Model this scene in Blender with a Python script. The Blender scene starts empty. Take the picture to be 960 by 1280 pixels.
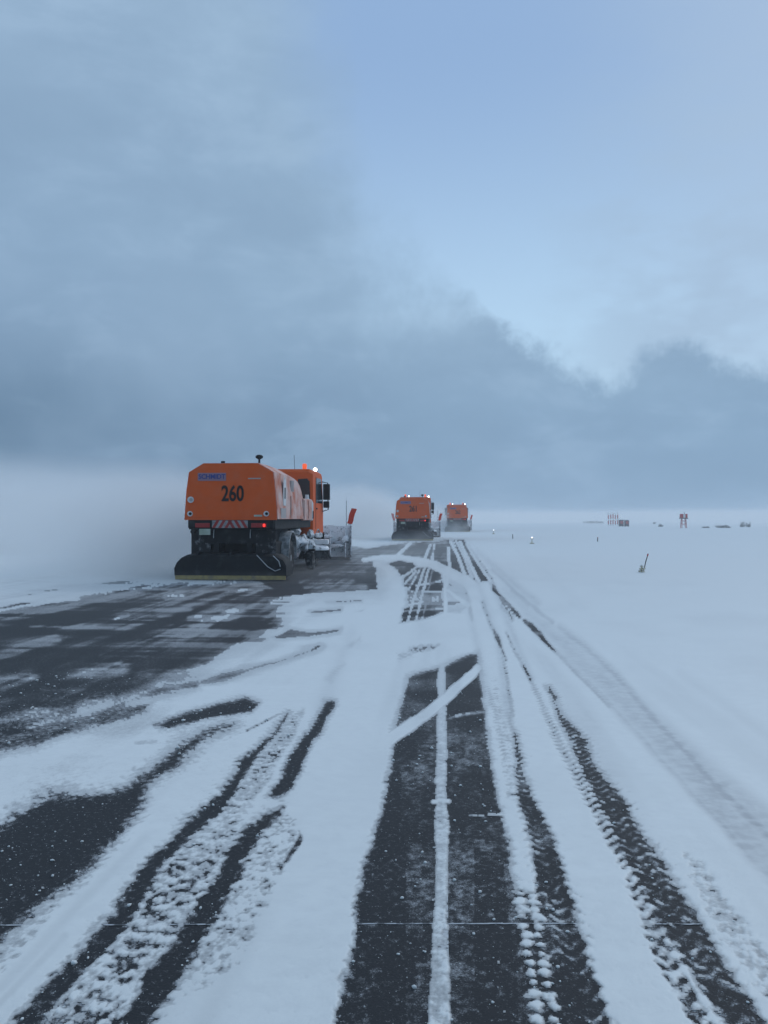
import bpy, bmesh, math, random
import numpy as np
from mathutils import Vector, Matrix, Euler

R = math.radians
random.seed(7)
sc = bpy.context.scene
col = sc.collection

# ------------------------------------------------------------------ camera
CAM_H = 1.75
F_PX = 1070.0                      # focal length in pixels of a 960 x 1280 frame
YAW, PITCH = R(4.06), R(0.38)
cd = bpy.data.cameras.new('camera')
cd.sensor_fit = 'VERTICAL'; cd.sensor_height = 36.0; cd.sensor_width = 27.0
cd.lens = F_PX / 1280.0 * 36.0
cd.clip_start = 0.05; cd.clip_end = 6000
cam = bpy.data.objects.new('camera', cd); col.objects.link(cam)
cam.location = (0, 0, CAM_H)
cam.rotation_euler = (math.pi/2 + PITCH, 0, YAW)
sc.camera = cam
CR = np.array(Euler((math.pi/2 + PITCH, 0, YAW)).to_matrix())

def at(px, py, z=0.0):
    """where on the level z a reference direction meets the ground"""
    d = CR @ np.array([(px-480)/F_PX, -(py-640)/F_PX, -1.0])
    t = (z - CAM_H) / d[2]
    return Vector((d[0]*t, d[1]*t, z))

# ------------------------------------------------------------------ world
SUN_EL, SUN_AZ = R(38), R(35)      # azimuth measured from the runway axis to the right
w = bpy.data.worlds.new('World'); sc.world = w; w.use_nodes = True
nt = w.node_tree; nt.nodes.clear()
def N(tree, t, **k):
    n = tree.nodes.new(t)
    for a, b in k.items():
        if a == 'inp':
            for i, v in b.items(): n.inputs[i].default_value = v
        else: setattr(n, a, b)
    return n
def mth(tree, op, a, b=None, c=None, clamp=False):
    n = tree.nodes.new('ShaderNodeMath'); n.operation = op; n.use_clamp = clamp
    for i, v in enumerate((a, b, c)):
        if v is None: continue
        if isinstance(v, (int, float)): n.inputs[i].default_value = v
        else: tree.links.new(v, n.inputs[i])
    return n.outputs[0]
def mrange(tree, v, a, b, c, d, interp='SMOOTHSTEP'):
    n = tree.nodes.new('ShaderNodeMapRange'); n.interpolation_type = interp
    tree.links.new(v, n.inputs[0])
    for i, x in enumerate((a, b, c, d)):
        if isinstance(x, (int, float)): n.inputs[i+1].default_value = x
        else: tree.links.new(x, n.inputs[i+1])
    return n.outputs[0]
def mixc(tree, f, a, b, blend='MIX'):
    n = tree.nodes.new('ShaderNodeMix'); n.data_type = 'RGBA'; n.blend_type = blend
    for s, v in ((0, f), (6, a), (7, b)):
        if isinstance(v, (int, float)): n.inputs[s].default_value = v
        elif isinstance(v, tuple): n.inputs[s].default_value = v if len(v) == 4 else v + (1,)
        else: tree.links.new(v, n.inputs[s])
    return n.outputs[2]
def srgb(r, g, b):
    f = lambda v: v/12.92 if v <= .04045 else ((v+.055)/1.055)**2.4
    return (f(r/255), f(g/255), f(b/255))

L = nt.links.new
tc = N(nt, 'ShaderNodeTexCoord')
sep = N(nt, 'ShaderNodeSeparateXYZ'); L(tc.outputs['Generated'], sep.inputs[0])
az = mth(nt, 'ARCTAN2', sep.outputs[0], sep.outputs[1])
el = mth(nt, 'ARCSINE', sep.outputs[2])
# height of the cloud bank over the horizon, by azimuth
cur = N(nt, 'ShaderNodeFloatCurve')
PTS = [(-.60, 1.30), (-.40, 1.05), (-.28, .84), (-.19, .62), (-.140, .47), (-.112, .405), (-.088, .31), (-.055, .280), (-.02, .266),
       (.03, .246), (.08, .208), (.13, .180), (.175, .152), (.198, .158), (.218, .178), (.245, .190), (.275, .186), (.31, .166), (.36, .158), (.45, .19), (.60, .22)]
cv = cur.mapping.curves[0]
pts = [((a+.6)/1.2, e/1.4) for a, e in PTS]
cv.points[0].location = pts[0]; cv.points[1].location = pts[-1]
for p in pts[1:-1]: cv.points.new(*p)
cur.mapping.update()
L(mrange(nt, az, -.6, .6, 0, 1, 'LINEAR'), cur.inputs['Value'])
top = mth(nt, 'MULTIPLY', cur.outputs[0], 1.4)
top = mth(nt, 'ADD', top, mrange(nt, az, .7, 3.14, 0, 1.08))       # closes over behind the viewer
def noise(tree, vec, scale, detail=5, rough=.55, dist=0.0):
    n = N(tree, 'ShaderNodeTexNoise', inp={'Scale': scale, 'Detail': detail, 'Roughness': rough, 'Distortion': dist})
    tree.links.new(vec, n.inputs['Vector']); return n.outputs[0]
n1 = noise(nt, tc.outputs['Generated'], 19, 8, .60, .3)
n2 = noise(nt, tc.outputs['Generated'], 3.1, 5, .5)
n3 = noise(nt, tc.outputs['Generated'], 55, 6, .62)
mpv = N(nt, 'ShaderNodeMapping'); mpv.inputs['Scale'].default_value = (1, 1, 2.2); L(tc.outputs['Generated'], mpv.inputs[0])
n4 = noise(nt, mpv.outputs[0], 5.0, 6, .55)
soft = mrange(nt, az, -.18, .06, .42, .032)
amp = mrange(nt, az, -.16, .05, .20, .066)
nn = mth(nt, 'ADD', mth(nt, 'SUBTRACT', n1, .5), mth(nt, 'MULTIPLY', mth(nt, 'SUBTRACT', n3, .5), .6))
edge = mth(nt, 'SUBTRACT', mth(nt, 'ADD', top, mth(nt, 'MULTIPLY', nn, amp)), el)
edge = mth(nt, 'DIVIDE', edge, soft)
mask = mrange(nt, edge, -.5, .6, 0, 1)
# bank colour: darker slate low on the left, paler with height
dl = mrange(nt, az, -.55, .15, 0, 1)
lowc = mixc(nt, dl, srgb(101, 130, 158), srgb(141, 171, 200))
midc = mixc(nt, dl, srgb(141, 170, 199), srgb(157, 186, 213))
hic = srgb(156, 184, 212)
c = mixc(nt, mrange(nt, el, .09, .27, 0, 1), lowc, midc)
c = mixc(nt, mrange(nt, el, .26, .60, 0, 1), c, hic)
c = mixc(nt, mrange(nt, n4, .35, .68, 0, .28), c, srgb(128, 156, 186))
c = mixc(nt, mrange(nt, n2, .52, .75, 0, .30), c, srgb(166, 193, 221))
n6 = noise(nt, mpv.outputs[0], 8.5, 8, .6, .3)
c = mixc(nt, mrange(nt, n6, .34, .66, .16, 0), c, srgb(112, 140, 168))
c = mixc(nt, mrange(nt, n6, .5, .75, 0, .22), c, srgb(172, 199, 225))
bank = N(nt, 'ShaderNodeBackground'); L(c, bank.inputs[0])
# open sky: physical sky under a thin white veil
sky = N(nt, 'ShaderNodeTexSky', sky_type='NISHITA', sun_disc=False, sun_elevation=SUN_EL, sun_rotation=SUN_AZ,
        air_density=1.2, dust_density=1.0, ozone_density=1.6)
skyb = N(nt, 'ShaderNodeBackground', inp={'Strength': .095}); L(sky.outputs[0], skyb.inputs[0])
vc = mixc(nt, mrange(nt, el, .12, .52, 0, 1), srgb(184, 217, 244), srgb(145, 177, 217))
n5 = noise(nt, mpv.outputs[0], 7.5, 5, .55)
# a soft grey patch of thin cloud on the right
gm = mth(nt, 'MULTIPLY', mrange(nt, az, .04, .30, 0, 1), mrange(nt, n5, .38, .60, 0, 1))
gm = mth(nt, 'MULTIPLY', gm, mrange(nt, el, .50, .25, .25, 1))
vc = mixc(nt, mth(nt, 'MULTIPLY', gm, .85), vc, srgb(160, 187, 214))
vc = mixc(nt, mrange(nt, az, .10, .38, 0, .6), vc, srgb(164, 190, 218))
veil = N(nt, 'ShaderNodeBackground'); L(vc, veil.inputs[0])
m1 = N(nt, 'ShaderNodeMixShader', inp={0: .93}); L(skyb.outputs[0], m1.inputs[1]); L(veil.outputs[0], m1.inputs[2])
m2 = N(nt, 'ShaderNodeMixShader'); L(mask, m2.inputs[0]); L(m1.outputs[0], m2.inputs[1]); L(bank.outputs[0], m2.inputs[2])
wo = N(nt, 'ShaderNodeOutputWorld'); L(m2.outputs[0], wo.inputs[0])

# ------------------------------------------------------------------ sun behind cloud
sl = bpy.data.lights.new('sun', 'SUN'); sl.energy = 0.95; sl.angle = R(25); sl.color = (1, .985, .965)
sun = bpy.data.objects.new('sun', sl); col.objects.link(sun)
sd_ = Vector((math.sin(SUN_AZ)*math.cos(SUN_EL), math.cos(SUN_AZ)*math.cos(SUN_EL), math.sin(SUN_EL)))
sun.rotation_euler = sd_.to_track_quat('Z', 'Y').to_euler(); sun.location = sd_*50

# ------------------------------------------------------------------ render settings
sc.view_settings.view_transform = 'Standard'; sc.view_settings.look = 'None'
sc.view_settings.exposure = 0.0; sc.view_settings.gamma = 1.0; sc.view_settings.use_curve_mapping = False
cy = sc.cycles
cy.max_bounces = 7; cy.diffuse_bounces = 2; cy.glossy_bounces = 2; cy.transmission_bounces = 3; cy.volume_bounces = 3
cy.transparent_max_bounces = 6; cy.volume_step_rate = 1.0; cy.volume_max_steps = 128
cy.use_denoising = True; cy.caustics_reflective = False; cy.caustics_refractive = False

# ------------------------------------------------------------------ materials
def mat(name):
    m = bpy.data.materials.new(name); m.use_nodes = True
    t = m.node_tree
    b = t.nodes['Principled BSDF']; return m, t, b
def obj_noise(t, scale, detail=4, rough=.55, coord='Object', sx=(1,1,1)):
    tcn = N(t, 'ShaderNodeTexCoord'); mp = N(t, 'ShaderNodeMapping'); mp.inputs['Scale'].default_value = sx
    t.links.new(tcn.outputs[coord], mp.inputs[0])
    return noise(t, mp.outputs[0], scale, detail, rough)
def bump(t, b, h, strength=.3, dist=.01):
    n = N(t, 'ShaderNodeBump', inp={'Strength': strength, 'Distance': dist}); t.links.new(h, n.inputs['Height'])
    t.links.new(n.outputs[0], b.inputs['Normal'])
def plain(name, color, rough=.6, metal=0.0, var=.25, scale=9.0, frost=0.0, frost_col=(.74, .77, .80), frost_scale=3.0, lo=.45, hi=.70):
    m, t, b = mat(name)
    n = obj_noise(t, scale)
    dark = tuple(v*(1-var) for v in color); lite = tuple(min(1, v*(1+var)) for v in color)
    c = mixc(t, n, dark, lite)
    if frost > 0:
        f = mrange(t, obj_noise(t, frost_scale, 7, .62), lo, hi, 0, frost)
        c = mixc(t, f, c, frost_col)
    t.links.new(c, b.inputs['Base Color'])
    b.inputs['Roughness'].default_value = rough; b.inputs['Metallic'].default_value = metal
    b.inputs['Specular IOR Level'].default_value = .5 if rough < .3 or metal else .22
    return m
def glow(name, color, strength):
    m, t, b = mat(name)
    b.inputs['Base Color'].default_value = color + (1,)
    b.inputs['Emission Color'].default_value = color + (1,); b.inputs['Emission Strength'].default_value = strength
    b.inputs['Roughness'].default_value = .2
    return m
M = {}
M['orange'] = plain('orange_paint', (.67, .098, .009), .62, var=.12, scale=2.5, frost=.10, lo=.40, hi=.8, frost_col=(.45, .33, .28))
M['orange_frost'] = plain('frosted_orange_paint', (.46, .095, .030), .7, var=.12, scale=2.5, frost=.72, lo=.26, hi=.64, frost_scale=1.6, frost_col=(.68, .60, .58))
M['black'] = plain('grimy_black', (.011, .012, .014), .7, var=.4, scale=6, frost=.05, lo=.5, hi=.8)
M['rubber'] = plain('tyre_rubber', (.02, .02, .022), .85, var=.3, scale=20, frost=.35, lo=.48, hi=.75, frost_scale=6)
M['caked'] = plain('caked_steel', (.05, .055, .06), .8, var=.3, scale=6, frost=.95, lo=.36, hi=.56, frost_scale=4.5, frost_col=(.62, .66, .70))
M['caked_heavy'] = plain('snow_caked_steel', (.10, .11, .12), .85, var=.3, scale=6, frost=.98, lo=.26, hi=.50, frost_scale=6.5, frost_col=(.93, .94, .95))
M['grey_guard'] = plain('grey_plastic', (.16, .17, .18), .7, var=.2, frost=.7, lo=.35, hi=.7, frost_scale=4)
M['white'] = plain('white_plastic', (.62, .64, .65), .5, var=.08, frost=.3)
M['board_white'] = plain('grimy_white_film', (.30, .31, .32), .6, var=.3, scale=7, frost=.6, frost_scale=6, frost_col=(.12, .11, .11))
M['decal_grey'] = plain('grey_decal', (.40, .38, .38), .6, var=.15)
M['red'] = plain('red_film', (.34, .035, .03), .6, var=.25, frost=.3, frost_col=(.16,.10,.10))
M['redorange'] = plain('red_flag_cloth', (.66, .06, .03), .7, var=.15)
M['steel'] = plain('pale_steel', (.42, .44, .46), .45, .6, var=.2)
M['glass'] = plain('dark_glass', (.012, .018, .022), .12, var=.2)
M['blue_plate'] = plain('slate_blue_plate', (.30, .20, .26), .55, var=.12)
M['blue_text'] = plain('navy_lettering', (.05, .07, .26), .6, var=.1)
M['black_text'] = plain('black_lettering', (.016, .013, .013), .65, var=.2)
M['plate'] = plain('pale_number_plate', (.34, .40, .32), .6, var=.2, frost=.4)
M['yellow'] = plain('yellow_bristle', (.34, .26, .10), .9, var=.45, scale=9, frost=.7, lo=.45, hi=.72, frost_scale=5, frost_col=(.12, .115, .11))
M['bristle'] = plain('dark_bristle', (.030, .031, .034), .9, var=.5, scale=18, frost=.22, lo=.5, hi=.8)
M['tail_off'] = plain('dull_red_lens', (.32, .03, .03), .3, var=.2)
M['tail_on'] = glow('lit_tail_lamp', (1, .03, .02), 2.0)
M['beacon'] = glow('lit_amber_beacon', (1, .13, .03), .6)
M['lamp'] = glow('lit_white_lamp', (.95, .98, 1), 7.0)
M['runwaylamp'] = glow('lit_edge_lamp', (.92, .97, 1), 1.7)
M['wood'] = plain('weathered_wood', (.10, .085, .07), .8, var=.3)
M['yellow_paint'] = plain('faded_yellow_paint', (.42, .33, .12), .6, var=.25, frost=.75, lo=.35, hi=.6, frost_scale=14)
M['twig'] = plain('brown_twig', (.06, .055, .052), .9, var=.4, frost=.6, lo=.4, hi=.7, frost_scale=5)
M['shelter'] = plain('dark_shelter_panel', (.07, .06, .07), .7, var=.2)
M['mast_red'] = plain('mast_red_paint', (.46, .06, .06), .6, var=.1)
M['mast_white'] = plain('mast_white_paint', (.72, .72, .72), .6, var=.05)

def snow_mat(name, with_attr):
    m, t, b = mat(name)
    geo = N(t, 'ShaderNodeNewGeometry')
    n = noise(t, geo.outputs['Position'], 1.3, 6, .6)
    cc = mixc(t, n, (.63, .66, .65), (.74, .77, .76))
    fine = noise(t, geo.outputs['Position'], 60, 5, .65)
    mid = noise(t, geo.outputs['Position'], 9, 5, .6)
    gr = noise(t, geo.outputs['Position'], 170, 2, .6)
    cc = mixc(t, mrange(t, mth(t, 'ADD', mth(t, 'MULTIPLY', mid, .6), mth(t, 'MULTIPLY', gr, .4)), .36, .60, .22, 0), cc, (.45, .47, .49))
    if with_attr:
        a = N(t, 'ShaderNodeAttribute', attribute_name='slush')
        f = mth(t, 'MULTIPLY', a.outputs['Fac'], mrange(t, mid, .28, .66, .45, 1.15))
        cc = mixc(t, mth(t, 'MINIMUM', f, 1.0), cc, (.27, .285, .30))
        d = N(t, 'ShaderNodeAttribute', attribute_name='cover')
        e = mrange(t, mth(t, 'ADD', d.outputs['Fac'], mth(t, 'MULTIPLY', mth(t, 'SUBTRACT', fine, .5), .5)), .38, .90, 1, 0)
        cc = mixc(t, mth(t, 'MULTIPLY', e, .72), cc, (.10, .105, .115))        # thin film: the asphalt shows through
    t.links.new(cc, b.inputs['Base Color'])
    b.inputs['Roughness'].default_value = .60
    b.inputs['Specular IOR Level'].default_value = .45
    b.inputs['Sheen Weight'].default_value = 1.0; b.inputs['Sheen Roughness'].default_value = .45
    h = mth(t, 'ADD', mth(t, 'MULTIPLY', fine, .25), mid)
    bump(t, b, h, .22, .010)
    return m
M['snow'] = snow_mat('windblown_snow', True)
M['snow_plain'] = snow_mat('deep_snow', False)

def asphalt_mat():
    m, t, b = mat('worn_asphalt')
    geo = N(t, 'ShaderNodeNewGeometry'); P = geo.outputs['Position']
    agg = noise(t, P, 95, 4, .7)
    big = noise(t, P, .9, 5, .6)
    base = mixc(t, agg, (.010, .011, .013), (.044, .046, .050))
    base = mixc(t, mrange(t, big, .35, .7, 0, .35), base, (.034, .036, .040))
    a = N(t, 'ShaderNodeAttribute', attribute_name='cover')
    f1 = noise(t, P, 38, 6, .72)
    f2 = noise(t, P, 140, 3, .6)
    grain = mth(t, 'ADD', mth(t, 'MULTIPLY', mth(t, 'SUBTRACT', f1, .5), .75), mth(t, 'MULTIPLY', mth(t, 'SUBTRACT', f2, .5), .95))
    v = mth(t, 'ADD', a.outputs['Fac'], mth(t, 'MULTIPLY', grain, .8))
    dust = mrange(t, v, .10, .78, 0, .96)
    speck = mrange(t, mth(t, 'ADD', f1, mth(t, 'MULTIPLY', f2, .45)), .80, .96, 0, .38)
    dust = mth(t, 'MAXIMUM', dust, speck)
    cc = mixc(t, dust, base, (.70, .73, .76))
    t.links.new(cc, b.inputs['Base Color'])
    t.links.new(mrange(t, dust, 0, .8, .62, .8), b.inputs['Roughness'])
    b.inputs['Specular IOR Level'].default_value = .12
    bump(t, b, mth(t, 'ADD', agg, mth(t, 'MULTIPLY', dust, .8)), .5, .006)
    return m
M['asphalt'] = asphalt_mat()

# ------------------------------------------------------------------ mesh helpers
def tag(o, label=None, cat=None, group=None, kind=None):
    if label: o['label'] = label
    if cat: o['category'] = cat
    if group: o['group'] = group
    if kind: o['kind'] = kind
    return o
def empty(name, loc=(0,0,0), rz=0):
    o = bpy.data.objects.new(name, None); col.objects.link(o); o.location = loc; o.rotation_euler = (0,0,rz); return o
def link(name, me, m, parent=None):
    o = bpy.data.objects.new(name, me); col.objects.link(o)
    if m and not me.materials: me.materials.append(m)
    o.parent = parent; return o
class MB:
    def __init__(s): s.bm = bmesh.new()
    def box(s, x0, x1, y0, y1, z0, z1, bevel=0.0, seg=2, rot=None, taper=None):
        vs = [s.bm.verts.new((x, y, z)) for x in (x0, x1) for y in (y0, y1) for z in (z0, z1)]
        if taper:
            cx, cyy = (x0+x1)/2, (y0+y1)/2
            for v in vs:
                if v.co.z > (z0+z1)/2: v.co.x = cx+(v.co.x-cx)*taper[0]; v.co.y = cyy+(v.co.y-cyy)*taper[1]
        q = [(0,1,3,2), (4,6,7,5), (0,4,5,1), (2,3,7,6), (0,2,6,4), (1,5,7,3)]
        fs = [s.bm.faces.new([vs[i] for i in f]) for f in q]
        if rot is not None:
            c0 = Vector(((x0+x1)/2, (y0+y1)/2, (z0+z1)/2))
            for v in vs: v.co = c0 + rot @ (v.co-c0)
        if bevel:
            es = list({e for f in fs for e in f.edges})
            bmesh.ops.bevel(s.bm, geom=es, offset=bevel, segments=seg, affect='EDGES', profile=.6)
        return s
    def prism(s, pts, axis, a, b, bevel=0.0):
        """polygon pts (2-D) pulled along an axis from a to b"""
        def P(p, t):
            return {'x': (t, p[0], p[1]), 'y': (p[0], t, p[1]), 'z': (p[0], p[1], t)}[axis]
        A = [s.bm.verts.new(P(p, a)) for p in pts]; B = [s.bm.verts.new(P(p, b)) for p in pts]
        n = len(pts); fs = [s.bm.faces.new(A), s.bm.faces.new(B[::-1])]
        for i in range(n): fs.append(s.bm.faces.new((A[i], B[i], B[(i+1) % n], A[(i+1) % n])))
        if bevel:
            es = list({e for f in fs[:2] for e in f.edges})
            bmesh.ops.bevel(s.bm, geom=es, offset=bevel, segments=2, affect='EDGES')
        return s
    def tube(s, path, r, n=8, cap=True):
        rs = r if isinstance(r, (list, tuple)) else [r]*len(path)
        rings = []
        for i, p in enumerate(path):
            p = Vector(p)
            d = (Vector(path[min(i+1, len(path)-1)]) - Vector(path[max(i-1, 0)])).normalized()
            u = d.orthogonal().normalized() if i == 0 else (u - d*u.dot(d)).normalized()
            v = d.cross(u)
            rings.append([s.bm.verts.new(p + (u*math.cos(2*math.pi*k/n) + v*math.sin(2*math.pi*k/n))*rs[i]) for k in range(n)])
        for a, b in zip(rings, rings[1:]):
            for k in range(n): s.bm.faces.new((a[k], a[(k+1) % n], b[(k+1) % n], b[k]))
        if cap: s.bm.faces.new(rings[0][::-1]); s.bm.faces.new(rings[-1])
        return s
    def lathe(s, prof, axis='z', c=(0,0,0), n=24):
        """profile of (radius, along) turned about an axis through c"""
        rings = []
        for r, t in prof:
            ring = []
            for k in range(n):
                a = 2*math.pi*k/n; ca, sa = r*math.cos(a), r*math.sin(a)
                p = {'z': (ca, sa, t), 'x': (t, ca, sa), 'y': (ca, t, sa)}[axis]
                ring.append(s.bm.verts.new(Vector(c)+Vector(p)))
            rings.append(ring)
        for a, b in zip(rings, rings[1:]):
            for k in range(n): s.bm.faces.new((a[k], a[(k+1) % n], b[(k+1) % n], b[k]))
        for ring in (rings[0][::-1], rings[-1]):
            if (ring[0].co-ring[n//2].co).length > 1e-4: s.bm.faces.new(ring)
        return s
    def loft(s, secs, closed=True):
        rings = [[s.bm.verts.new(p) for p in r] for r in secs]; n = len(rings[0])
        for a, b in zip(rings, rings[1:]):
            for k in range(n if closed else n-1): s.bm.faces.new((a[k], a[(k+1) % n], b[(k+1) % n], b[k]))
        if closed: s.bm.faces.new(rings[0][::-1]); s.bm.faces.new(rings[-1])
        return s
    def lump(s, c, r, sub=2, seed=0, amp=.25):
        rr = random.Random(seed)
        res = bmesh.ops.create_icosphere(s.bm, subdivisions=sub, radius=1)
        ph = [rr.uniform(0, 6.28) for _ in range(6)]
        for v in res['verts']:
            d = v.co.copy()
            k = 1 + amp*(math.sin(3.1*d.x+ph[0])*math.sin(2.7*d.y+ph[1]) + .6*math.sin(6*d.z+ph[2])*math.sin(5*d.x+ph[3]) + .4*math.sin(9*d.y+ph[4]))
            v.co = Vector(c) + Vector((d.x*r[0], d.y*r[1], d.z*r[2]))*k
        return s
    def mesh(s, name, smooth=False, angle=35):
        bmesh.ops.recalc_face_normals(s.bm, faces=s.bm.faces[:])
        me = bpy.data.meshes.new(name)
        for f in s.bm.faces: f.smooth = smooth
        if smooth:
            for e in s.bm.edges:
                if len(e.link_faces) == 2 and e.calc_face_angle(0) > R(angle): e.smooth = False
        s.bm.to_mesh(me); s.bm.free(); return me
    def build(s, name, m, parent=None, smooth=False, angle=35):
        return link(name, s.mesh(name, smooth, angle), m, parent)
def copy_tree(o, parent=None):
    c = o.copy(); col.objects.link(c); c.parent = parent
    for ch in o.children: copy_tree(ch, c)
    return c
def text_mesh(name, body, size, m, parent, loc, sx=1.0, bold=.0, extrude=.006):
    cu = bpy.data.curves.new(name, 'FONT'); cu.body = body; cu.size = size; cu.align_x = 'CENTER'; cu.align_y = 'CENTER'
    cu.offset = bold; cu.extrude = extrude; cu.resolution_u = 4
    tmp = bpy.data.objects.new(name, cu); col.objects.link(tmp)
    dg = bpy.context.evaluated_depsgraph_get()
    me = bpy.data.meshes.new_from_object(tmp.evaluated_get(dg))
    bpy.data.objects.remove(tmp); bpy.data.curves.remove(cu)
    me.transform(Matrix.Diagonal((sx, 1, 1, 1)))
    me.transform(Matrix.Rotation(math.pi/2, 4, 'X'))            # stand upright, read from -Y
    me.transform(Matrix.Translation(loc))
    me.materials.clear(); me.materials.append(m); me.name = name
    return link(name, me, None, parent)

# ------------------------------------------------------------------ numpy noise
def vnoise(x, y, seed=0):
    xi = np.floor(x).astype(np.int64); yi = np.floor(y).astype(np.int64)
    fx = x-xi; fy = y-yi; fx = fx*fx*(3-2*fx); fy = fy*fy*(3-2*fy)
    def h(a, b):
        n = (a*374761393 + b*668265263 + seed*144269504) & 0x7fffffff
        n = ((n ^ (n >> 13))*1274126177) & 0x7fffffff
        return ((n ^ (n >> 16)) & 0xffff)/65535.0
    a = h(xi, yi); b = h(xi+1, yi); c = h(xi, yi+1); d = h(xi+1, yi+1)
    return (a+(b-a)*fx)*(1-fy) + (c+(d-c)*fx)*fy
def fbm(x, y, o=4, seed=0, g=.5):
    t = 0; a = 1; s = 0
    for i in range(o):
        t = t + a*vnoise(x*2**i+17.3*i, y*2**i-9.1*i, seed+i*31); s += a; a *= g
    return t/s
def sstep(a, b, v):
    t = np.clip((v-a)/(b-a), 0, 1); return t*t*(3-2*t)

# ------------------------------------------------------------------ snow and bare asphalt: where each lies on the runway
# outlines of bare patches / snow streaks, as ground points
def sdf(poly, px, py):
    p = np.array(poly, float); d = np.full(px.shape, 1e18); ins = np.zeros(px.shape, bool)
    for i in range(len(p)):
        a = p[i]; b = p[(i+1) % len(p)]; e = b-a
        wx = px-a[0]; wy = py-a[1]
        t = np.clip((wx*e[0]+wy*e[1])/(e@e+1e-9), 0, 1)
        d = np.minimum(d, (wx-e[0]*t)**2 + (wy-e[1]*t)**2)
        if a[1] != b[1]:
            cond = (a[1] > py) != (b[1] > py)
            ins ^= cond & (px < (b[0]-a[0])*(py-a[1])/(b[1]-a[1])+a[0])
    d = np.sqrt(d); return np.where(ins, -d, d)
def stroke(line, px, py):
    """distance to a polyline minus its half width (x, y, half width)"""
    p = np.array(line, float); best = np.full(px.shape, 1e18)
    for a, b in zip(p, p[1:]):
        e = (b-a)[:2]; wx = px-a[0]; wy = py-a[1]
        t = np.clip((wx*e[0]+wy*e[1])/(e@e+1e-9), 0, 1)
        d = np.sqrt((wx-e[0]*t)**2 + (wy-e[1]*t)**2) - (a[2]+(b[2]-a[2])*t)
        best = np.minimum(best, d)
    return best
def LR(l, r): return l + r[::-1]

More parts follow.
